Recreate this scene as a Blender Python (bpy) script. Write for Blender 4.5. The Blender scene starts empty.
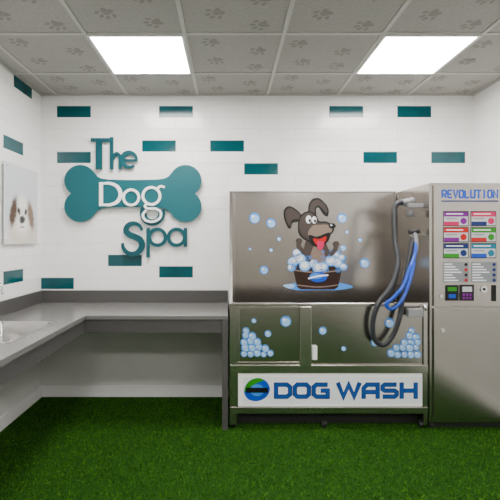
import bpy, bmesh, math, random
from mathutils import Vector
random.seed(7)
S=bpy.context.scene
COL=S.collection

# ------------------------------------------------------------ materials
def mat(name, col, rough=0.5, metal=0.0, spec=0.5, emit=None, es=1.0, coat=0.0):
    m=bpy.data.materials.new(name); m.use_nodes=True
    b=m.node_tree.nodes['Principled BSDF']
    b.inputs['Base Color'].default_value=(*col,1)
    b.inputs['Roughness'].default_value=rough
    b.inputs['Metallic'].default_value=metal
    b.inputs['Specular IOR Level'].default_value=spec
    b.inputs['Coat Weight'].default_value=coat
    if emit:
        b.inputs['Emission Color'].default_value=(*emit,1)
        b.inputs['Emission Strength'].default_value=es
    return m
def nodes(m): return m.node_tree.nodes, m.node_tree.links, m.node_tree.nodes['Principled BSDF']
def noise_mat(name, c1, c2, scale, rough=0.5, metal=0, stretch=(1,1,1), bump=0.0, detail=4, rr=None, pos=(0.35,0.65), bdist=0.002, spec=0.5):
    m=mat(name,c1,rough,metal,spec); n,l,b=nodes(m)
    tc=n.new('ShaderNodeTexCoord'); mp=n.new('ShaderNodeMapping'); mp.inputs['Scale'].default_value=stretch
    nz=n.new('ShaderNodeTexNoise'); nz.inputs['Scale'].default_value=scale; nz.inputs['Detail'].default_value=detail
    cr=n.new('ShaderNodeValToRGB'); cr.color_ramp.elements[0].color=(*c1,1); cr.color_ramp.elements[1].color=(*c2,1)
    cr.color_ramp.elements[0].position=pos[0]; cr.color_ramp.elements[1].position=pos[1]
    l.new(tc.outputs['Object'],mp.inputs['Vector']); l.new(mp.outputs[0],nz.inputs['Vector'])
    l.new(nz.outputs['Fac'],cr.inputs[0]); l.new(cr.outputs[0],b.inputs['Base Color'])
    if rr:
        mr=n.new('ShaderNodeMapRange'); mr.inputs['To Min'].default_value=rr[0]; mr.inputs['To Max'].default_value=rr[1]
        l.new(nz.outputs['Fac'],mr.inputs['Value']); l.new(mr.outputs[0],b.inputs['Roughness'])
    if bump:
        bp=n.new('ShaderNodeBump'); bp.inputs['Strength'].default_value=bump; bp.inputs['Distance'].default_value=bdist
        l.new(nz.outputs['Fac'],bp.inputs['Height']); l.new(bp.outputs[0],b.inputs['Normal'])
    return m
M_tile=noise_mat('white_glazed_tile',(0.84,0.835,0.825),(0.87,0.865,0.855),6,0.16,bump=0.05,bdist=0.004,spec=0.4)
M_teal=noise_mat('teal_glazed_tile',(0.0,0.052,0.064),(0.0,0.068,0.080),5,0.12,spec=0.35)
M_grout=mat('grout',(0.80,0.79,0.77),0.8)
M_paint=noise_mat('painted_plaster',(0.60,0.595,0.575),(0.64,0.635,0.615),4,0.6)
M_base=mat('skirting_white',(0.76,0.76,0.75),0.4)
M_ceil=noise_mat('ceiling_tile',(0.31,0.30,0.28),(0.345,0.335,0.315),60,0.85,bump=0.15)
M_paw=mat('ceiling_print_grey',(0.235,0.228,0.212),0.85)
M_tbar=mat('ceiling_grid_metal',(0.44,0.43,0.41),0.5)
M_panel=mat('light_diffuser',(1,1,1),0.5,emit=(1.0,0.97,0.93),es=42)
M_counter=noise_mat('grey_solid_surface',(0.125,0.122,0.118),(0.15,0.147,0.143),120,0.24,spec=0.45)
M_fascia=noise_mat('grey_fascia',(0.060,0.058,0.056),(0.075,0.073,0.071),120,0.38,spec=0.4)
M_steel=noise_mat('brushed_steel',(0.40,0.37,0.345),(0.48,0.45,0.42),8,0.25,1,(1.5,1.5,110),bump=0.012,rr=(0.17,0.27),bdist=0.001)
M_steelD=noise_mat('brushed_steel_frame',(0.48,0.45,0.425),(0.56,0.53,0.50),8,0.3,1,(1.5,1.5,110),rr=(0.2,0.3))
M_chrome=mat('chrome',(0.75,0.75,0.76),0.12,1)
M_sink=mat('sink_steel',(0.42,0.41,0.40),0.22,1)
M_dark=mat('dark_recess',(0.02,0.02,0.02),0.6)
M_white=mat('white_acrylic',(0.82,0.82,0.82),0.25)
M_sign=mat('sign_white',(0.9,0.9,0.9),0.35)
M_signteal=mat('sign_teal',(0.0,0.062,0.080),0.35,spec=0.35)
M_bone=mat('bone_teal',(0.001,0.090,0.110),0.4,spec=0.35)
M_hose=mat('hose_dark',(0.016,0.018,0.022),0.35)
M_hoseb=mat('hose_blue',(0.002,0.05,0.40),0.3)
M_greyp=mat('grey_plastic',(0.22,0.22,0.23),0.4)
def pm(n,c): return mat('print_'+n,c,0.4,spec=0.35)
P=dict(blue=pm('blue',(0.002,0.065,0.48)),lblue=pm('lblue',(0.05,0.24,0.68)),pale=pm('pale',(0.32,0.54,0.80)),white=pm('white',(0.78,0.81,0.84)),
 brown=pm('brown',(0.055,0.041,0.036)),tan=pm('tan',(0.21,0.15,0.12)),dk=pm('dark',(0.004,0.004,0.004)),red=pm('red',(0.45,0.001,0.001)),pink=pm('pink',(0.55,0.01,0.10)),
 wood=pm('wood',(0.024,0.009,0.006)),green=pm('green',(0.015,0.23,0.004)),teal=pm('tealp',(0.0,0.16,0.26)),grey=pm('grey',(0.22,0.23,0.25)),navy=pm('navy',(0.002,0.018,0.13)),purple=pm('purple',(0.17,0.0,0.22)),
 lg=pm('lightgrey',(0.50,0.52,0.55)),mb=pm('midblue',(0.005,0.065,0.30)))

# ------------------------------------------------------------ helpers
def link(o,parent=None):
    COL.objects.link(o)
    if parent: o.parent=parent
    return o
def empty(name):
    e=bpy.data.objects.new(name,None); e.empty_display_size=0.1; COL.objects.link(e); return e
def box(name,x0,x1,y0,y1,z0,z1,m,parent=None,bev=0.0):
    me=bpy.data.meshes.new(name)
    v=[(x0,y0,z0),(x1,y0,z0),(x1,y1,z0),(x0,y1,z0),(x0,y0,z1),(x1,y0,z1),(x1,y1,z1),(x0,y1,z1)]
    f=[(0,3,2,1),(4,5,6,7),(0,1,5,4),(1,2,6,5),(2,3,7,6),(3,0,4,7)]
    me.from_pydata(v,[],f); me.materials.append(m); o=bpy.data.objects.new(name,me); link(o,parent)
    if bev:
        b=o.modifiers.new('bev','BEVEL'); b.width=bev; b.segments=3
    return o
def cyl(name,p0,p1,r,m,parent=None,seg=24,r2=None):
    p0=Vector(p0);p1=Vector(p1);d=p1-p0; r2=r if r2 is None else r2
    bm=bmesh.new(); bmesh.ops.create_cone(bm,cap_ends=True,segments=seg,radius1=r,radius2=r2,depth=d.length)
    q=d.to_track_quat('Z','Y').to_matrix().to_4x4(); q.translation=(p0+p1)/2
    bmesh.ops.transform(bm,matrix=q,verts=bm.verts)
    me=bpy.data.meshes.new(name); bm.to_mesh(me); bm.free(); me.materials.append(m)
    for p in me.polygons: p.use_smooth=len(p.vertices)==4
    return link(bpy.data.objects.new(name,me),parent)
def catmull(pts,closed=False,n=8):
    out=[];N=len(pts); pts=[Vector(p) for p in pts]
    rng=range(N) if closed else range(N-1)
    for i in rng:
        if closed: a,b,c,d=pts[(i-1)%N],pts[i],pts[(i+1)%N],pts[(i+2)%N]
        else: a=pts[max(i-1,0)];b=pts[i];c=pts[i+1];d=pts[min(i+2,N-1)]
        for k in range(n):
            t=k/n
            out.append(0.5*((2*b)+(c-a)*t+(2*a-5*b+4*c-d)*t*t+(3*b-a-3*c+d)*t**3))
    if not closed: out.append(pts[-1])
    return out
def tube(name,pts,r,m,parent=None,corr=False,n=10):
    P_=catmull(pts,False,n)
    if corr:
        q=[P_[0]];acc=0;step=0.006
        for a,b in zip(P_,P_[1:]):
            L=(b-a).length; d=step-acc
            while d<=L: q.append(a.lerp(b,d/L)); d+=step
            acc=L-(d-step)
        P_=q
    c=bpy.data.curves.new(name,'CURVE'); c.dimensions='3D'; c.bevel_depth=r; c.bevel_resolution=4; c.use_fill_caps=True
    s=c.splines.new('POLY'); s.points.add(len(P_)-1)
    for i,p in enumerate(P_):
        s.points[i].co=(*p,1); s.points[i].radius=(1.0 if i%2 else 0.82) if corr else 1
    c.materials.append(m); s.use_smooth=True
    return link(bpy.data.objects.new(name,c),parent)

class Flat:
    """flat extruded shapes; u,v on a surface, w = height off the surface"""
    def __init__(s,name,mapf,uv=lambda a,b:(a,b)):
        s.bm=bmesh.new(); s.name=name; s.f=mapf; s.uv=uv; s.mats=[]
    def mi(s,m):
        if m not in s.mats: s.mats.append(m)
        return s.mats.index(m)
    def poly(s,pts,m,w0=0.0,w1=0.001):
        i=s.mi(m); P2=[s.uv(p[0],p[1]) for p in pts]
        a=[s.bm.verts.new(s.f(u,v,w0)) for u,v in P2]; b=[s.bm.verts.new(s.f(u,v,w1)) for u,v in P2]
        n=len(a); f=s.bm.faces.new(b); f.material_index=i
        for k in range(n):
            f=s.bm.faces.new((a[k],a[(k+1)%n],b[(k+1)%n],b[k])); f.material_index=i
    def smooth(s,pts,m,w0=0,w1=0.001,n=6): s.poly([(p.x,p.y) for p in catmull([(a,b,0) for a,b in pts],True,n)],m,w0,w1)
    def ell(s,cx,cy,rx,ry,m,w0=0,w1=0.001,n=28,rot=0):
        c,si=math.cos(rot),math.sin(rot)
        s.poly([(cx+rx*math.cos(t)*c-ry*math.sin(t)*si,cy+rx*math.cos(t)*si+ry*math.sin(t)*c) for t in [2*math.pi*k/n for k in range(n)]],m,w0,w1)
    def rect(s,x0,y0,x1,y1,m,w0=0,w1=0.001): s.poly([(x0,y0),(x1,y0),(x1,y1),(x0,y1)],m,w0,w1)
    def stroke(s,pts,wd,m,w0=0,w1=0.001,smooth=True,closed=False):
        if smooth and len(pts)>2: pts=[(p.x,p.y) for p in catmull([(a,b,0) for a,b in pts],closed,8)]
        n=len(pts); L=[];R=[]
        for k in range(n):
            if closed: a=pts[k-1]; b=pts[(k+1)%n]
            else: a=pts[max(k-1,0)]; b=pts[min(k+1,n-1)]
            p=pts[k]
            d1=(p[0]-a[0],p[1]-a[1]); d2=(b[0]-p[0],b[1]-p[1]); l1=math.hypot(*d1); l2=math.hypot(*d2)
            if l1<1e-9: d1,l1=d2,l2
            if l2<1e-9: d2,l2=d1,l1
            d1=(d1[0]/l1,d1[1]/l1); d2=(d2[0]/l2,d2[1]/l2)
            dx,dy=d1[0]+d2[0],d1[1]+d2[1]; l=math.hypot(dx,dy) or 1; dx/=l; dy/=l
            cs=max(0.5,dx*d1[0]+dy*d1[1])
            t=k/max(n-1,1); h=(wd(t) if callable(wd) else wd)/2/cs
            L.append((p[0]-dy*h,p[1]+dx*h)); R.append((p[0]+dy*h,p[1]-dx*h))
        i=s.mi(m); bm=s.bm
        V=lambda q,w:bm.verts.new(s.f(*s.uv(*q),w))
        l0=[V(q,w0) for q in L]; l1=[V(q,w1) for q in L]; r0=[V(q,w0) for q in R]; r1=[V(q,w1) for q in R]
        for k in range(n if closed else n-1):
            j=(k+1)%n
            for fc in ((l1[k],r1[k],r1[j],l1[j]),(l0[k],l1[k],l1[j],l0[j]),(r1[k],r0[k],r0[j],r1[j])):
                bm.faces.new(fc).material_index=i
        if not closed:
            for k in (0,-1): bm.faces.new((l0[k],r0[k],r1[k],l1[k])).material_index=i
    def arc(s,cx,cy,r,a0,a1,wd,m,w0=0,w1=0.001,n=32,ry=None):
        ry=ry or r; full=abs(a1-a0)>=360; N=n if full else n+1
        s.stroke([(cx+r*math.cos(math.radians(a0+(a1-a0)*k/n)),cy-ry*math.sin(math.radians(a0+(a1-a0)*k/n))) for k in range(N)],wd,m,w0,w1,smooth=False,closed=full)
    def done(s,parent=None):
        bmesh.ops.recalc_face_normals(s.bm,faces=s.bm.faces)
        me=bpy.data.meshes.new(s.name); s.bm.to_mesh(me); s.bm.free()
        for m in s.mats: me.materials.append(m)
        return link(bpy.data.objects.new(s.name,me),parent)
# wide techno lettering built from strokes (unit box, y down)
GL={'D':[[(0,.0),(.78,0),(1,.2),(1,.8),(.78,1),(0,1),(0,.0)]],'O':[[(.18,0),(.82,0),(1,.2),(1,.8),(.82,1),(.18,1),(0,.8),(0,.2),(.18,0)]],
 'G':[[(1,0),(.2,0),(0,.2),(0,.8),(.2,1),(1,1),(1,.5),(.5,.5)]],'W':[[(0,0),(.24,1),(.5,0),(.76,1),(1,0)]],'A':[[(0,1),(0,.3),(.25,0),(1,0),(1,1)],[(0,.62),(1,.62)]],
 'S':[[(1,0),(.15,0),(0,.15),(0,.38),(.15,.5),(.85,.5),(1,.62),(1,.85),(.85,1),(0,1)]],'H':[[(0,0),(0,1)],[(1,0),(1,1)],[(0,.5),(1,.5)]],
 'R':[[(0,1),(0,0),(.85,0),(1,.15),(1,.4),(.85,.55),(0,.55)],[(.5,.55),(1,1)]],'E':[[(1,0),(.15,0),(0,.15),(0,.85),(.15,1),(1,1)],[(0,.5),(.85,.5)]],
 'V':[[(0,0),(.5,1),(1,0)]],'L':[[(0,0),(0,1),(1,1)]],'U':[[(0,0),(0,.8),(.2,1),(.8,1),(1,.8),(1,0)]],'T':[[(0,0),(1,0)],[(.5,0),(.5,1)]],'I':[[(.5,0),(.5,1)]],'N':[[(0,1),(0,0),(1,1),(1,0)]]}
def techno(fl,word,xs_,w,y0,h,sw,m,w0,w1,dx=0,dy=0):
    """straight glyph legs end square, extended half a stroke so corners line up"""
    for ch,x in zip(word,xs_):
        ww=w*1.45 if ch=='W' else w
        for gi,g_ in enumerate(GL[ch]):
            closed=g_[0]==g_[-1]; pts=[(x+a*ww+dx,y0+b_*h+dy) for a,b_ in (g_[:-1] if closed else g_)]
            if not closed:
                def ext(p,q):
                    l=math.hypot(p[0]-q[0],p[1]-q[1]); return (p[0]+(p[0]-q[0])/l*sw/2,p[1]+(p[1]-q[1])/l*sw/2)
                if ch in 'AHWUVNIT' and not (gi>0 and ch in 'AH' and g_[0][1]==g_[1][1]): pts=[ext(pts[0],pts[1])]+pts[1:-1]+[ext(pts[-1],pts[-2])]
            fl.stroke(pts,sw,m,w0,w1-gi*.0001,smooth=False,closed=closed)
EYE=1.36
def uvs(scale): return lambda px,py:((px-228)/scale, EYE+(240-py)/scale)
def ysurf(y): return lambda u,v,w:(u,y-w,v)

# ------------------------------------------------------------ room
XL,XR,YB,YF,H=-1.626,2.14,3.65,-2.2,2.62
PITCH,RH=0.2957,0.0995
def tiled(name,mp,u0,u1,odd0,even0,teals,vmin,bx):
    bm=bmesh.new()
    def addbox(x0,x1,y0,y1,z0,z1,mi):
        r=bmesh.ops.create_cube(bm,size=1)
        for v in r['verts']:
            v.co=Vector(((x0+x1)/2+v.co.x*(x1-x0),(y0+y1)/2+v.co.y*(y1-y0),(z0+z1)/2+v.co.z*(z1-z0)))
        for f in {f for v in r['verts'] for f in v.link_faces}: f.material_index=mi
    addbox(*bx,0,vmin,3); addbox(*bx,vmin,H+0.05,0)
    r=0
    while True:
        zt=2.525-RH*(r-1); zb=zt-RH
        if zb<vmin-0.001: zb=vmin
        if zt-vmin<0.01: break
        zt2=min(zt,H-0.001)
        org=odd0 if r%2 else even0
        k=math.floor((u0-org)/PITCH)
        while org+k*PITCH<u1:
            a=max(org+k*PITCH,u0); b=min(org+(k+1)*PITCH,u1); mid=org+(k+.5)*PITCH; k+=1
            if b-a<0.012: continue
            tl=any(tr==r and abs(tc-mid)<PITCH/2 for tr,tc in teals)
            g=0.0009; e=0.0014; w=0.003
            A=[(a+g,zb+g),(b-g,zb+g),(b-g,zt2-g),(a+g,zt2-g)]; B=[(a+g+e,zb+g+e),(b-g-e,zb+g+e),(b-g-e,zt2-g-e),(a+g+e,zt2-g-e)]
            va=[bm.verts.new(mp(u,v,0.0)) for u,v in A]; vb=[bm.verts.new(mp(u,v,w)) for u,v in B]
            fs=[bm.faces.new(vb)]+[bm.faces.new((va[i],va[(i+1)%4],vb[(i+1)%4],vb[i])) for i in range(4)]
            for f in fs: f.material_index=2 if tl else 1
        r+=1
    bmesh.ops.recalc_face_normals(bm,faces=bm.faces)
    me=bpy.data.meshes.new(name); bm.to_mesh(me); bm.free()
    for m in (M_grout,M_tile,M_teal,M_paint): me.materials.append(m)
    return link(bpy.data.objects.new(name,me))
c=lambda px:(px-228)/115
teal_b=[(1,c(74)),(1,c(175)),(4,c(158)),(4,c(226)),(5,c(73)),(6,c(260)),(14,c(123)),(15,c(174)),(16,c(57)),(1,c(346)),(1,c(414)),(5,c(380)),(5,c(449))]
tiled('wall_back',lambda u,v,w:(u,YB-w,v),XL,XR,c(57),c(74),teal_b,0.80,(XL-0.1,XR+0.1,YB,YB+0.1))
tiled('wall_left',lambda u,v,w:(XL+w,u,v),YF,YB,3.035,3.183,[(0,3.33),(5,3.18),(15,3.18),(9,2.3),(3,1.9),(13,1.4)],0.80,(XL-0.1,XL,YF-0.1,YB))
tiled('wall_right',lambda u,v,w:(XR-w,u,v),YF,YB,3.035,3.183,[(4,1.9),(8,1.3),(12,2.1)],0.80,(XR,XR+0.1,YF-0.1,YB))
box('wall_front',XL-0.1,XR+0.1,YF-0.1,YF,0,H,mat('front_wall_paint',(0.42,0.40,0.37),0.7))
box('baseboard_back',XL,XR,YB-0.016,YB,0,0.10,M_base,bev=0.004)
box('baseboard_left',XL,XL+0.016,YF,YB-0.016,0,0.10,M_base,bev=0.004)
box('baseboard_right',XR-0.016,XR,YF,YB-0.016,0,0.10,M_base,bev=0.004)
# ---- floor: backing slab with turf blades in the same mesh
M_turfbase=noise_mat('turf_backing',(0.004,0.026,0.002),(0.014,0.062,0.004),220,0.9,detail=6,spec=0.1)
mt=mat('turf_blade',(0.05,0.18,0.02),0.7,spec=0.12); n,l,b=nodes(mt)
ge=n.new('ShaderNodeNewGeometry'); cr=n.new('ShaderNodeValToRGB'); e=cr.color_ramp.elements
e[0].color=(0.005,0.040,0.0015,1); e[1].color=(0.055,0.165,0.006,1)
l.new(ge.outputs['Random Per Island'],cr.inputs[0]); l.new(cr.outputs[0],b.inputs['Base Color'])
x0,x1,y0,y1=XL-0.1,XR+0.1,YF-0.1,YB+0.1
V=[(x0,y0,-.08),(x1,y0,-.08),(x1,y1,-.08),(x0,y1,-.08),(x0,y0,0),(x1,y0,0),(x1,y1,0),(x0,y1,0)]
F=[(0,3,2,1),(4,5,6,7),(0,1,5,4),(1,2,6,5),(2,3,7,6),(3,0,4,7)]
for i in range(120000):
    x=random.uniform(XL+0.02,XR-0.02); y=random.uniform(0.9,YB-0.03)
    a=random.uniform(0,2*math.pi); h=random.uniform(0.006,0.014); w=random.uniform(0.0018,0.0036); tx=random.gauss(0,0.007); ty=random.gauss(0,0.007)
    dx,dy=math.cos(a)*w,math.sin(a)*w; k=len(V)
    V+=[(x-dx,y-dy,0.0),(x+dx,y+dy,0.0),(x+tx,y+ty,h)]; F.append((k,k+1,k+2))
me=bpy.data.meshes.new('floor'); me.from_pydata(V,[],F); me.materials.append(M_turfbase); me.materials.append(mt)
me.polygons.foreach_set('material_index',[0]*6+[1]*(len(F)-6))
link(bpy.data.objects.new('floor',me))

# ---- ceiling
gx=[-1.48,-0.872,-0.265,0.342,0.949,1.556]; gy=[3.17-0.61*i for i in range(9)]
xs=[XL]+gx+[XR]; ys=[YF]+sorted(gy)+[YB]; ys=[y for y in ys if y>=YF]
ceil=Flat('ceiling',lambda u,v,w:(u,v,H-w))
ceil.poly([(XL-.1,YF-.1),(XR+.1,YF-.1),(XR+.1,YB+.1),(XL-.1,YB+.1)],M_ceil,-0.06,0.0)
def paw(cx,cy,s,r):
    C,Si=math.cos(r),math.sin(r)
    def T(x,y): return (cx+(x*C-y*Si)*s, cy+(x*Si+y*C)*s)
    def E(x,y,rx,ry,rot):
        ux,uy=T(x,y); ceil.ell(ux,uy,rx*s,ry*s,M_paw,0.0005,0.0012,14,rot+r)
    ceil.poly([T(p.x,p.y) for p in catmull([(-.55,-.5,0),(-.3,.15,0),(0,.32,0),(.3,.15,0),(.55,-.5,0),(.25,-.62,0),(0,-.5,0),(-.25,-.62,0)],True,4)],M_paw,0.0005,0.0012)
    E(-.72,.25,.17,.27,.45);E(-.27,.72,.18,.3,.12);E(.27,.72,.18,.3,-.12);E(.72,.25,.17,.27,-.45)
ligcells=[]
for a,bq in zip(xs,xs[1:]):
    for y0,y1 in zip(ys,ys[1:]):
        li=(abs(a+0.872)<.01 or abs(a-0.949)<.01) and any(abs(y0-q)<.02 for q in (2.56,0.73,-1.10))  # only the far row is in view; other rows are unseen, added for fill
        if li: ligcells.append((a,bq,y0,y1)); continue
        if bq-a>0.5 and y1-y0>0.4 and y0>0.5:
            cx,cy=(a+bq)/2,(y0+y1)/2; hy=(y1-y0)/0.61
            for k,(ox,oy) in enumerate([(-.17,-.18),(.14,-.08),(-.12,.09),(.17,.19)]):
                paw(cx+ox+random.uniform(-.03,.03),cy+oy*hy+random.uniform(-.02,.02),0.066,random.uniform(-.5,.5)+(math.pi/4))
ceil.done()
grid=empty('ceiling_grid')
for x in gx: box('main_tee',x-0.012,x+0.012,YF,YB,H-0.006,H+0.0,M_tbar,grid)
for y in gy:
    if y>YF: box('cross_tee',XL,XR,y-0.012,y+0.012,H-0.0055,H+0.0,M_tbar,grid)
box('trim_1',XL,XR,YB-0.024,YB,H-0.008,H,M_tbar); box('trim_2',XL,XL+0.024,YF,YB,H-0.008,H,M_tbar); box('trim_3',XR-0.024,XR,YF,YB,H-0.008,H,M_tbar)
for a,bq,y0,y1 in ligcells:
    p=empty('ceiling_light_panel')
    o=box('diffuser',a+0.02,bq-0.02,y0+0.02,y1-0.02,H-0.010,H-0.004,M_panel,p)
    for (xa,xb,ya,yb) in ((a+.008,a+.022,y0+.008,y1-.008),(bq-.022,bq-.008,y0+.008,y1-.008),(a+.022,bq-.022,y0+.008,y0+.022),(a+.022,bq-.022,y1-.022,y1-.008)):
        box('frame',xa,xb,ya,yb,H-0.013,H-0.002,M_base,p)

# ------------------------------------------------------------ wall sign
u=uvs(115)
sgn=empty('dog_spa_sign')
bone=Flat('bone',ysurf(YB-0.006),u)
BW0,BW1=0.018,0.036
arcp=[(-52+15.8*math.cos(math.radians(t)),12.7+15.5*math.sin(math.radians(t))) for t in [234-(234-32)*k/20 for k in range(21)]]
TL=arcp+[(-35.2,16.8),(-31,14.8),(-24,13.8),(0,13.3)]
out=TL+[(-x,y) for x,y in TL[::-1][1:]]
full=out+[(x,-y) for x,y in out[::-1]]
full=[full[i] for i in range(len(full)) if i==0 or math.dist(full[i],full[i-1])>0.05]
bone.poly([(134+x,194-y) for x,y in full],M_bone,BW0,BW1)
bone.done(sgn)
for px,py in ((80,182),(80,207),(188,182),(188,207)):
    X,Z=u(px,py); cyl('standoff',(X,YB,Z),(X,YB-0.025,Z),0.008,M_chrome,sgn)
L=Flat('lettering',ysurf(YB-0.006),u); a0,a1=0.012,0.028
T=M_signteal
# The
L.rect(92,139,111,142.5,T,a0,a1); L.rect(97,142.5,103.3,169.8,T,a0,a1)
L.rect(111,138,114.3,169.8,T,a0,a1)
L.stroke([(114,160),(115.2,156),(117.8,154.2),(120.3,156),(121,160),(121,169.8)],3.0,T,a0+.001,a1-.0005,smooth=True)
L.arc(130.2,160.6,7.2,0,310,lambda t:2.3+2.3*math.sin(math.pi*t),T,a0,a1)
L.rect(124.5,159.8,138.5,162.2,T,a0,a1-.001)
# Spa
L.stroke([(143,230.5),(140,225.5),(134.5,223.5),(129,225.5),(126.8,230.5),(130,234.5),(136,237),(141,240),(142.8,245.5),(139.5,251.5),(133.5,254),(127.5,252),(124,247),(123.5,243)],lambda t:2.4+3.8*math.sin(math.pi*t),T,a0,a1)
L.rect(147,228,150.5,257.5,T,a0,a1)
L.arc(158,237.2,8.0,0,360,3.4,T,a0+.001,a1-.001)
L.arc(177,237.2,8.0,0,360,3.4,T,a0+.001,a1-.001); L.rect(184,228,187.5,246.8,T,a0,a1)
L.arc(153,213.5,9.2,20,-215,6.4,T,a0,a1)
L.done(sgn)
W=Flat('lettering_white',ysurf(YB-0.006),u); b0,b1=0.036,0.046; Wt=M_sign
W.rect(101,183,104.6,206.5,Wt,b0,b1)
W.stroke([(104.5,184.2),(112,184.2),(119,187.5),(122,194.7),(119,202),(112,205.2),(104.5,205.2)],lambda t:2.0+1.6*math.sin(math.pi*t),Wt,b0,b1-.0005)
W.arc(132.5,198,7.6,0,360,2.5,Wt,b0,b1)
W.arc(152.5,196.5,8.4,0,360,2.6,Wt,b0,b1)
W.stroke([(158,190),(161,187),(165.5,187.8)],2.2,Wt,b0,b1-.0005)
W.stroke([(148.5,203.8),(146,206.5),(149,209),(156,209),(161.5,212.5),(160.5,218.5),(153.5,222),(146.3,220.2),(144.1,215),(147.5,210.5)],2.2,Wt,b0-.008,b1-.001)
W.done(sgn)

# ------------------------------------------------------------ picture of dog on left wall (acrylic print, soft-focus portrait)
pic=empty('dog_picture')
x0p=XL+0.005
PY0,PY1,PZ0,PZ1=3.0,3.52,1.33,1.93
box('panel',x0p+0.018,x0p+0.024,PY0,PY1,PZ0,PZ1,M_white,pic,bev=0.002)
for yy in (PY0+.03,PY1-.03):
    for zz in (PZ0+.03,PZ1-.03): cyl('standoff',(x0p-0.004,yy,zz),(x0p+0.027,yy,zz),0.006,M_chrome,pic)
mp_=mat('dog_portrait_print',(0.8,0.8,0.8),0.2); n,l,b=nodes(mp_)
tc=n.new('ShaderNodeTexCoord'); nz=n.new('ShaderNodeTexNoise'); nz.inputs['Scale'].default_value=34; nz.inputs['Detail'].default_value=6
l.new(tc.outputs['Object'],nz.inputs['Vector'])
ad=n.new('ShaderNodeVectorMath'); ad.operation='MULTIPLY_ADD'; ad.inputs[1].default_value=(0.045,)*3; l.new(nz.outputs['Color'],ad.inputs[0]); l.new(tc.outputs['Object'],ad.inputs[2])
prev=None
def softell(cy,cz,ry,rz,col,soft=0.3,rot=0):
    """cy,cz,ry,rz as fractions of the print"""
    global prev
    Y=PY0+cy*(PY1-PY0)+.0225; Zc=PZ0+cz*(PZ1-PZ0)+.0225
    sb=n.new('ShaderNodeVectorMath'); sb.operation='SUBTRACT'; sb.inputs[1].default_value=(0,Y,Zc); l.new(ad.outputs[0],sb.inputs[0])
    mpn=n.new('ShaderNodeMapping'); mpn.inputs['Rotation'].default_value=(rot,0,0); l.new(sb.outputs[0],mpn.inputs['Vector'])
    ml=n.new('ShaderNodeVectorMath'); ml.operation='MULTIPLY'; ml.inputs[1].default_value=(0,1/(ry*(PY1-PY0)),1/(rz*(PZ1-PZ0))); l.new(mpn.outputs[0],ml.inputs[0])
    ln=n.new('ShaderNodeVectorMath'); ln.operation='LENGTH'; l.new(ml.outputs[0],ln.inputs[0])
    mr=n.new('ShaderNodeMapRange'); mr.interpolation_type='SMOOTHSTEP'; mr.inputs['From Min'].default_value=1+soft; mr.inputs['From Max'].default_value=1-soft; l.new(ln.outputs['Value'],mr.inputs['Value'])
    mx=n.new('ShaderNodeMix'); mx.data_type='RGBA'; l.new(mr.outputs[0],mx.inputs[0]); mx.inputs[7].default_value=(*col,1)
    if prev is None: mx.inputs[6].default_value=(0.60,0.64,0.66,1)
    else: l.new(prev,mx.inputs[6])
    prev=mx.outputs[2]
softell(.5,.0,.95,.22,(.70,.71,.72),.4)
softell(.55,.12,.42,.20,(.60,.54,.47),.4)
softell(.5,.34,.30,.26,(.74,.69,.62),.25)
softell(.24,.40,.09,.19,(.10,.06,.04),.4,.3)
softell(.77,.38,.09,.19,(.20,.13,.09),.4,-.3)
softell(.5,.50,.13,.12,(.86,.84,.81),.5)
softell(.5,.27,.16,.10,(.88,.86,.83),.4)
softell(.40,.42,.05,.04,(.01,.008,.007),.4)
softell(.61,.42,.045,.036,(.01,.008,.007),.4)
softell(.5,.31,.08,.048,(.012,.01,.01),.35)
softell(.5,.22,.07,.012,(.16,.07,.06),.5)
l.new(prev,b.inputs['Base Color'])
me=bpy.data.meshes.new('printed_photo'); xx=x0p+.0245
me.from_pydata([(xx,PY0+.004,PZ0+.004),(xx,PY1-.004,PZ0+.004),(xx,PY1-.004,PZ1-.004),(xx,PY0+.004,PZ1-.004)],[],[(0,1,2,3)]); me.materials.append(mp_)
link(bpy.data.objects.new('printed_photo',me),pic)

# ------------------------------------------------------------ counter
ct=empty('counter')
CT=0.82; cf=3.0; ci=-1.02; ov=0.012
SX0,SX1,SY0,SY1=-1.535,-1.15,2.2,2.78
hx0,hx1,hy0,hy1=SX0-.004,SX1+.004,SY0-.004,SY1+.004
g=0.005
box('top_back',ci,0.0,cf,YB-g,CT-0.03,CT,M_counter,ct,bev=0.003)
box('top_left_a',XL+g,ci,hy1,YB-g,CT-0.03,CT,M_counter,ct)
box('top_left_b',XL+g,ci,1.0,hy0,CT-0.03,CT,M_counter,ct)
box('top_left_c',XL+g,hx0,hy0,hy1,CT-0.03,CT,M_counter,ct)
box('top_left_d',hx1,ci,hy0,hy1,CT-0.03,CT,M_counter,ct)
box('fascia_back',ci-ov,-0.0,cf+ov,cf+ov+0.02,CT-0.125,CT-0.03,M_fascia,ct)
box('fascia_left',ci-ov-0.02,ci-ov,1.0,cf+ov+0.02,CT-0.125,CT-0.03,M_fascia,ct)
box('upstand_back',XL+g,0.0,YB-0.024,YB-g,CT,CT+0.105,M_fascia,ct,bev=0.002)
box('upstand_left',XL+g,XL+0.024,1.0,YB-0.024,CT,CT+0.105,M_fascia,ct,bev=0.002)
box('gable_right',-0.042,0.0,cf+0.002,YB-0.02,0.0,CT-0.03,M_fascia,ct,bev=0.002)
box('gable_front',XL+g+.014,ci-ov-0.02,1.0,1.04,0,CT-0.03,M_fascia,ct)
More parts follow.
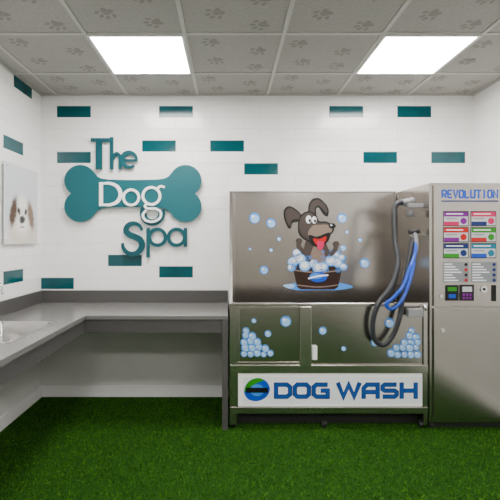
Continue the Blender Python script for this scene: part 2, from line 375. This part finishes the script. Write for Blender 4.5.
# sink
def rrect(x0,x1,y0,y1,r,z,n=6):
    o=[]
    for cx,cy,a in ((x1-r,y1-r,0),(x0+r,y1-r,90),(x0+r,y0+r,180),(x1-r,y0+r,270)):
        for k in range(n+1):
            t=math.radians(a+90*k/n); o.append((cx+r*math.cos(t),cy+r*math.sin(t),z))
    return o
loops=[]
for d,z,r in ((-0.012,CT+0.0002,.07),(-0.012,CT+0.0018,.07),(0.0,CT+0.0018,.06),(0.004,CT-0.004,.058),(0.008,CT-0.13,.055),(0.02,CT-0.155,.05),(0.05,CT-0.162,.03)):
    loops.append(rrect(SX0+d,SX1-d,SY0+d,SY1-d,r,z))
bm=bmesh.new(); vl=[[bm.verts.new(p) for p in lp] for lp in loops]
for A,B in zip(vl,vl[1:]):
    for k in range(len(A)): bm.faces.new((A[k],A[(k+1)%len(A)],B[(k+1)%len(A)],B[k]))
bm.faces.new(vl[-1]); bmesh.ops.recalc_face_normals(bm,faces=bm.faces)
for f in bm.faces: f.smooth=True; f.normal_flip()
sk=empty('sink')
me=bpy.data.meshes.new('basin'); bm.to_mesh(me); bm.free(); me.materials.append(M_sink); link(bpy.data.objects.new('basin',me),sk)
cyl('drain',(-1.34,2.49,CT-0.1622),(-1.34,2.49,CT-0.158),0.035,M_chrome,sk)
fa=empty('faucet')
fx,fy=-1.565,2.62
cyl('base',(fx,fy,CT),(fx,fy,CT+0.05),0.024,M_chrome,fa)
tube('spout',[(fx,fy,CT+.04),(fx,fy,CT+.2),(fx+.02,fy,CT+.27),(fx+.08,fy,CT+.30),(fx+.14,fy,CT+.27),(fx+.16,fy,CT+.2)],0.011,M_chrome,fa)
tube('lever',[(fx,fy+.02,CT+.045),(fx,fy+.06,CT+.07),(fx,fy+.10,CT+.10)],0.007,M_chrome,fa)

# ------------------------------------------------------------ dog wash station
dw=empty('dog_wash_station')
F0=3.02; BK=3.60
X0,X1=0.012,1.436
TOPZ=1.769
box('back_splash',X0+.02,X1,BK-0.0,BK+0.03,0.5,TOPZ,M_steel,dw)
box('splash_top_lip',X0,X1,BK-0.02,BK+0.03,TOPZ-0.004,TOPZ+0.008,M_steelD,dw,bev=0.002)
me=bpy.data.meshes.new('side_panel')
prof=[(F0,0.03),(F0,0.905),(F0+.12,1.2),(BK-.08,TOPZ-.004),(BK+.03,TOPZ-.004),(BK+.03,0.03)]
v=[(X0,y,z) for y,z in prof]+[(X0+.02,y,z) for y,z in prof]; n6=len(prof)
me.from_pydata(v,[],[tuple(range(n6)),tuple(range(2*n6-1,n6-1,-1))]+[(i,i+n6,(i+1)%n6+n6,(i+1)%n6) for i in range(n6)])
me.materials.append(M_steelD); link(bpy.data.objects.new('side_panel',me),dw)
box('splash_left_flange',X0+.02,X0+.05,BK-0.012,BK,0.82,TOPZ-.004,M_steelD,dw,bev=.002)
box('front_post_left',X0+.02,X0+.052,F0,F0+.04,0.03,0.905,M_steelD,dw,bev=.002)
box('front_post_right',X1-.03,X1,F0,F0+.04,0.03,0.905,M_steelD,dw,bev=.002)
box('rim_front',X0,X1,F0-.008,F0+.04,0.885,0.907,M_steelD,dw,bev=.004)
box('tub_floor',X0+.02,X1,F0+.04,BK,0.46,0.48,M_steelD,dw)
box('front_panel_left',X0+.052,.516,F0+.012,F0+.024,0.46,0.886,M_steel,dw)
box('front_panel_right',.600,X1-.03,F0+.012,F0+.024,0.46,0.886,M_steel,dw)
for nm,a in (('door_rail_top',(.066,.516,.862,.884)),('door_rail_bottom',(.066,.516,.462,.482)),('door_stile',(.066,.082,.482,.862))):
    box(nm,a[0],a[1],F0+.002,F0+.014,a[2],a[3],M_steelD,dw,bev=.003)
box('centre_post',.516,.600,F0-.012,F0+.024,0.44,0.884,M_steelD,dw,bev=.005)
box('latch',.606,.640,F0-.012,F0+.012,0.50,0.60,M_white,dw,bev=.004)
box('rail_mid',X0,X1,F0-.01,F0+.04,0.405,0.462,M_steelD,dw,bev=.003)
box('rail_low',X0,X1,F0-.01,F0+.04,0.115,0.160,M_steelD,dw,bev=.003)
box('plinth_recess',X0+.05,X1-.03,F0+.10,F0+.12,0.0,0.12,M_dark,dw)
box('lower_body',X0+.05,X1-.03,F0+.03,F0+.04,0.155,0.41,M_dark,dw)
box('light_box',X0+.058,X1-.036,F0+.0,F0+.03,0.163,0.402,M_sign,dw,bev=.002)
for a in ((X0+.052,X0+.060,.160,.405),(X1-.040,X1-.030,.160,.405)): box('light_box_frame',a[0],a[1],F0-.006,F0+.03,a[2],a[3],M_steel,dw)
for x in (X0+.03,.7,X1-.03): cyl('foot',(x,F0+.04,0.0),(x,F0+.04,0.04),0.02,M_dark,dw)
Lg=Flat('logo_and_lettering',ysurf(F0),uvs(139))
Lg.rect(243,377,422,404,P['white'],0,.0004)
Lg.smooth([(244,391),(248,382),(257,378),(266,381),(270,389),(266,397),(257,401),(248,399)],P['blue'],.0004,.0012)
Lg.smooth([(244,391),(248,382),(257,378),(264,380),(255,384),(249,389)],P['green'],.0012,.0018)
Lg.ell(257,390,7,6,P['lblue'],.0012,.0020); Lg.rect(246,387.5,268,392.5,P['dk'],.0020,.0026)
wx=(276,294.8,313.6,338.5,363.5,382.5,401.5)
techno(Lg,'DOGWASH',wx,14,384.5,12,4.4,P['navy'],.0004,.0016)
techno(Lg,'DOGWASH',wx,14,384.5,12,3.0,P['mb'],.0016,.0024)
Lg.done(dw)
def bubble(fl,cx,cy,r,w=0.0):
    fl.ell(cx,cy,r,r,P['lblue'],w,w+.0006,20); fl.ell(cx+r*.08,cy+r*.12,r*.74,r*.74,P['pale'],w+.0006,w+.001,18)
    fl.ell(cx-r*.3,cy-r*.3,r*.32,r*.26,P['white'],w+.001,w+.0014,12)
fp=Flat('front_bubbles',ysurf(F0+.012),uvs(139))
for a in ((286,321.5,5.5),(246,331,3.5),(268,334,3.5),(254,321,2.5),(323,331,4),(390,323,5),(375,343,4),(412,331,3.5),(344,349,2.5)): bubble(fp,*a)
random.seed(3)
for cx,sg in ((244,1),(418,-1)):
    for row,(yy,nn) in enumerate(((354,5),(348,4),(342,3),(336.5,2))):
        for k in range(nn):
            r=random.uniform(3.0,4.4); bubble(fp,cx+sg*(k*6.6+(row%2)*1.5),yy+random.uniform(-1,1),r,.0014*((k+row)%3))
fp.done(dw)
# printed dog-in-tub artwork on back splash
D=Flat('cartoon_dog_print',ysurf(BK),uvs(420/BK))
for a in ((254.5,218,5.5),(271,223,4.8),(342,218,5),(264,270,4.4),(364.5,263,5),(343,248,3.2),(279,239,2.2),(347,232,1.8),(271,250,2),(360,240,2.2),(250,249,1.6)): bubble(D,*a)
def Z(k): return dict(w0=k*.0007,w1=(k+1)*.0007)
D.smooth([(284,286),(297,283),(318,284),(340,283),(353,287),(338,290),(318,290),(296,290)],P['lblue'],**Z(0))
D.smooth([(283,285.5),(291,284),(295,286),(290,288.5)],P['pale'],**Z(1))
D.poly([(292,264),(343,264),(338,287),(334,289.5),(301,289.5),(297,287)],P['wood'],**Z(1))
D.stroke([(293,270),(318,272.5),(342,270)],1.4,P['tan'],**Z(2)); D.stroke([(297,285),(318,287),(338,285)],1.2,P['tan'],**Z(2))
D.smooth([(303,262),(304,248),(308,238),(322,238),(328,248),(332,262),(318,266)],P['brown'],**Z(2))
D.smooth([(311,262),(312,250),(318,242),(323,250),(325,262)],P['tan'],**Z(3))
for sx_,sy_,r in ((293,262,5.5),(300,259,6),(297,253,4.5),(305,266,6),(314,264,5),(323,267,5.5),(331,261,6),(338,263,5.5),(336,255,4.5),(342,258,3.6),(291.5,268,4),(343.5,267,4),(318,268,6)):
    D.ell(sx_,sy_,r,r*.9,P['lblue'],**Z(4)); D.ell(sx_-.3,sy_-.4,r*.86,r*.78,P['pale'],**Z(5)); D.ell(sx_-.8,sy_-1,r*.6,r*.5,P['white'],**Z(6+((int(sx_)%3))))
for k in range(34):
    a=random.uniform(290,345); bb=random.uniform(251,271); D.arc(a,bb,random.uniform(1.0,2.0),0,360,.5,P['lblue'],**Z(9),n=12)
D.ell(318,277,9,5.2,P['blue'],**Z(10)); D.ell(316,276,6.5,3,P['lblue'],**Z(11)); D.stroke([(308,278.5),(318,276),(328,275)],1.6,P['white'],**Z(12))
# ears
D.smooth([(303,219),(298,211),(291,206.5),(285,208),(283.5,215),(286,224),(290,229),(292.5,223),(297,222)],P['dk'],**Z(4))
D.smooth([(302,219),(297,212),(291,208),(286.5,209.5),(285.2,215),(287.2,222),(290,226),(292,220),(297,219)],P['brown'],**Z(5))
D.smooth([(309,214),(308.5,206),(312,199.5),(318,198),(324,202),(328.5,209),(327.5,216.5),(323,214),(319,208),(316,209),(316,215)],P['dk'],**Z(4))
D.smooth([(310.5,214),(310,206),(313,201),(318,199.8),(323,203),(326.8,209),(326.2,213),(322,208),(318,205.5),(314.8,208),(314.5,214)],P['brown'],**Z(5))
# head: skull + long muzzle
D.smooth([(298,226),(299.5,217),(305,212),(311,211.5),(316,215),(319,221),(326,221.5),(332,225),(334,230),(330,235),(323,238.5),(314,242),(305,240),(299,234)],P['dk'],**Z(8))
D.smooth([(299,226),(300.7,218),(305.5,213.3),(311,213),(315,216.5),(318,222.3),(326,223),(331,226),(332.5,230),(329,234),(322,237),(314,240.5),(306,238.8),(300.5,233)],P['brown'],**Z(9))
D.smooth([(309,230),(313,225.5),(320,224.8),(327,224.8),(331.5,228),(331,232),(325,235),(318,237.5),(312,238),(308,235)],P['tan'],**Z(10))
D.smooth([(309,235),(317,236.5),(329,232.5),(329,239),(323,246),(315,246.5),(310,241.5)],P['dk'],**Z(11)); D.smooth([(313,238.5),(319,239),(326,236.5),(325,241.5),(320,245),(315.5,244)],P['red'],**Z(12)); D.smooth([(317,242),(321,241),(324,243),(322,249),(318,249)],P['pink'],**Z(13))
D.ell(332,226,3.6,2.7,P['dk'],**Z(12)); D.ell(331,225.2,1,.7,P['white'],**Z(13))
D.ell(308.5,219.5,2.8,4.0,P['white'],**Z(11)); D.ell(314,220,2.4,3.6,P['white'],**Z(11)); D.ell(309.6,220.6,1.2,1.8,P['dk'],**Z(12)); D.ell(314.8,221,1.1,1.7,P['dk'],**Z(12))
D.stroke([(304,252),(299,247),(299,242)],4.2,P['brown'],**Z(10)); D.ell(299,241,3.2,2.8,P['brown'],**Z(11))
D.stroke([(330,255),(335,250),(336,245)],4.2,P['brown'],**Z(10)); D.ell(336,244,3.2,2.8,P['brown'],**Z(11))
D.done(dw)
box('dispenser',1.27,1.38,F0-.06,F0-.012,0.815,0.875,M_greyp,dw,bev=.008)
cyl('dispenser_tap',(1.40,F0-.04,0.86),(1.40,F0-.04,0.90),0.012,M_chrome,dw)

# ------------------------------------------------------------ control tower
tw=empty('control_cabinet')
TX0,TX1,TF=1.443,2.085,3.0
box('body',TX0,TX1,TF+.012,YB-.03,0.05,TOPZ,M_steel,tw,bev=.004)
box('plinth',TX0+.03,TX1-.03,TF+.05,YB-.05,0.0,0.05,M_dark,tw)
for x in (TX0+.03,TX1-.03): cyl('foot',(x,TF+.05,0),(x,TF+.05,.05),.018,M_dark,tw)
box('upper_door',TX0+.025,TX1-.02,TF-.004,TF+.012,0.885,TOPZ-.015,M_steel,tw,bev=.003)
box('lower_door',TX0+.025,TX1-.02,TF-.004,TF+.012,0.085,0.875,M_steel,tw,bev=.003)
ut=uvs(420/TF)
f=Flat('cabinet_fittings',ysurf(TF-.004),ut)
techno(f,'REVOLUTION',[442+5.7*i for i in range(10)],3.9,190.5,7.2,1.7,P['blue'],0,.0012)
f.rect(441,200.5,498,201.8,P['navy'],0,.0006)
cols=[['purple','pink'],['red','green'],['navy','teal']]
cols2=[['pink','navy'],['purple','red'],['green','blue']]
for i,yy in enumerate((212,228,244)):
    for j,xx in enumerate((443.5,471)):
        cc=cols[i][j]
        f.rect(xx-.8,yy-.8,xx+24.8,yy+14.2,P['dk'],0,.0006); f.rect(xx,yy,xx+24,yy+13.4,P['lg'],.0006,.003)
        f.rect(xx,yy,xx+24,yy+4.6,P[cc],.003,.0036); f.rect(xx,yy+9.6,xx+15,yy+13.4,P[cols2[i][j]],.003,.0036); f.ell(xx+19.5,yy+9,3.2,3.2,P[cc],.003,.0038,16)
        f.rect(xx+2,yy+1.4,xx+19,yy+2.6,P['white'],.0036,.004)
        f.rect(xx+2,yy+6.2,xx+13,yy+7.2,P['grey'],.003,.0036)
f.rect(442.5,262,468.5,282.5,P['grey'],0,.001); f.rect(470.5,262,496.5,282.5,P['grey'],0,.001)
for j in (444,472):
    for q_ in range(7): f.rect(j,263.5+q_*2.7,j+8+((q_*5)%4)*3.0,264.7+q_*2.7,P['white'],.001,.0014)
for q_ in range(4): f.ell(465.5,264.5+q_*5.2,1.6,1.6,P['red' if q_%2 else 'dk'],.001,.003,12); f.ell(493.5,264.5+q_*5.2,1.6,1.6,P['navy'],.001,.003,12)
f.rect(445,285,458,300.5,P['dk'],0,.006); f.rect(447,287,456,291,P['green'],.006,.0066); f.rect(448,294,455,298,P['blue'],.006,.0066)
f.rect(459.5,284.5,473,300.5,P['dk'],0,.008); f.rect(461.5,286.5,471,291.5,P['lg'],.008,.0086)
for a in range(3):
    for b_ in range(2): f.rect(461.8+a*3.3,293.2+b_*3.4,464+a*3.3,295.6+b_*3.4,P['purple'],.008,.0092)
f.rect(491,285,495.5,301,P['dk'],0,.004); f.ell(483,289,3.2,3.2,M_chrome,0,.01,24); f.ell(483,289,1.4,1.4,P['dk'],.01,.012,16)
f.ell(442.5,330,2,2,M_chrome,0,.006,16); f.ell(441,296,1.6,1.6,M_chrome,0,.006,16)
f.done(tw)
# ------------------------------------------------------------ hoses (hung on cabinet side)
hs=empty('dryer_hose')
hp=lambda px,py,y:((px-228)*y/420,y,EYE+(240-py)*y/420)
box('bracket',1.33,TX0,3.10,3.16,1.60,1.63,M_greyp,hs,bev=.004)
tube('hose',[hp(407,203,3.14),hp(398,203,3.13),hp(394,212,3.12),hp(395,240,3.08),hp(398,262,3.02),hp(392,285,2.98),hp(379,303,2.965),hp(373,320,2.965),hp(374,338,2.965),hp(383,345,2.965),hp(393,335,2.965),hp(400,315,2.965),hp(404,285,3.0),hp(408,262,3.06),hp(413,238,3.10)],0.020,M_hose,hs,corr=True)
cyl('nozzle',hp(402,203,3.14),hp(413,200,3.16),0.026,M_greyp,hs,r2=.022)
cyl('nozzle_cuff',hp(410,210,3.15),hp(410,217,3.15),0.026,M_greyp,hs,r2=.03)
ws=empty('spray_hose')
tube('hose',[hp(416,240,3.08),hp(415,254,3.04),hp(409,270,2.98),hp(403,286,2.935),hp(393,298,2.925),hp(386,304,2.925),hp(392,309,2.925),hp(402,300,2.925),hp(410,280,2.95),hp(414,262,3.0)],0.0125,M_hoseb,ws)
tube('spray_gun',[hp(414,232,3.10),hp(416,240,3.08),hp(416,250,3.06)],0.015,M_greyp,ws)
cyl('spray_head',hp(409,232,3.10),hp(419,231,3.10),0.018,M_dark,ws)
box('hook',1.36,TX0,3.12,3.15,1.385,1.41,M_chrome,ws,bev=.003)

# ------------------------------------------------------------ camera / world
cd=bpy.data.cameras.new('camera'); cam=bpy.data.objects.new('camera',cd); COL.objects.link(cam)
cam.location=(0,0,EYE); cam.rotation_euler=(math.pi/2,0,0)
cd.sensor_width=36; cd.lens=36*420/500; cd.shift_x=0.044; cd.shift_y=-0.02; cd.clip_start=0.05
S.camera=cam
wd=bpy.data.worlds.new('world'); S.world=wd; wd.use_nodes=True
wd.node_tree.nodes['Background'].inputs[0].default_value=(0.9,0.95,1,1); wd.node_tree.nodes['Background'].inputs[1].default_value=0.3
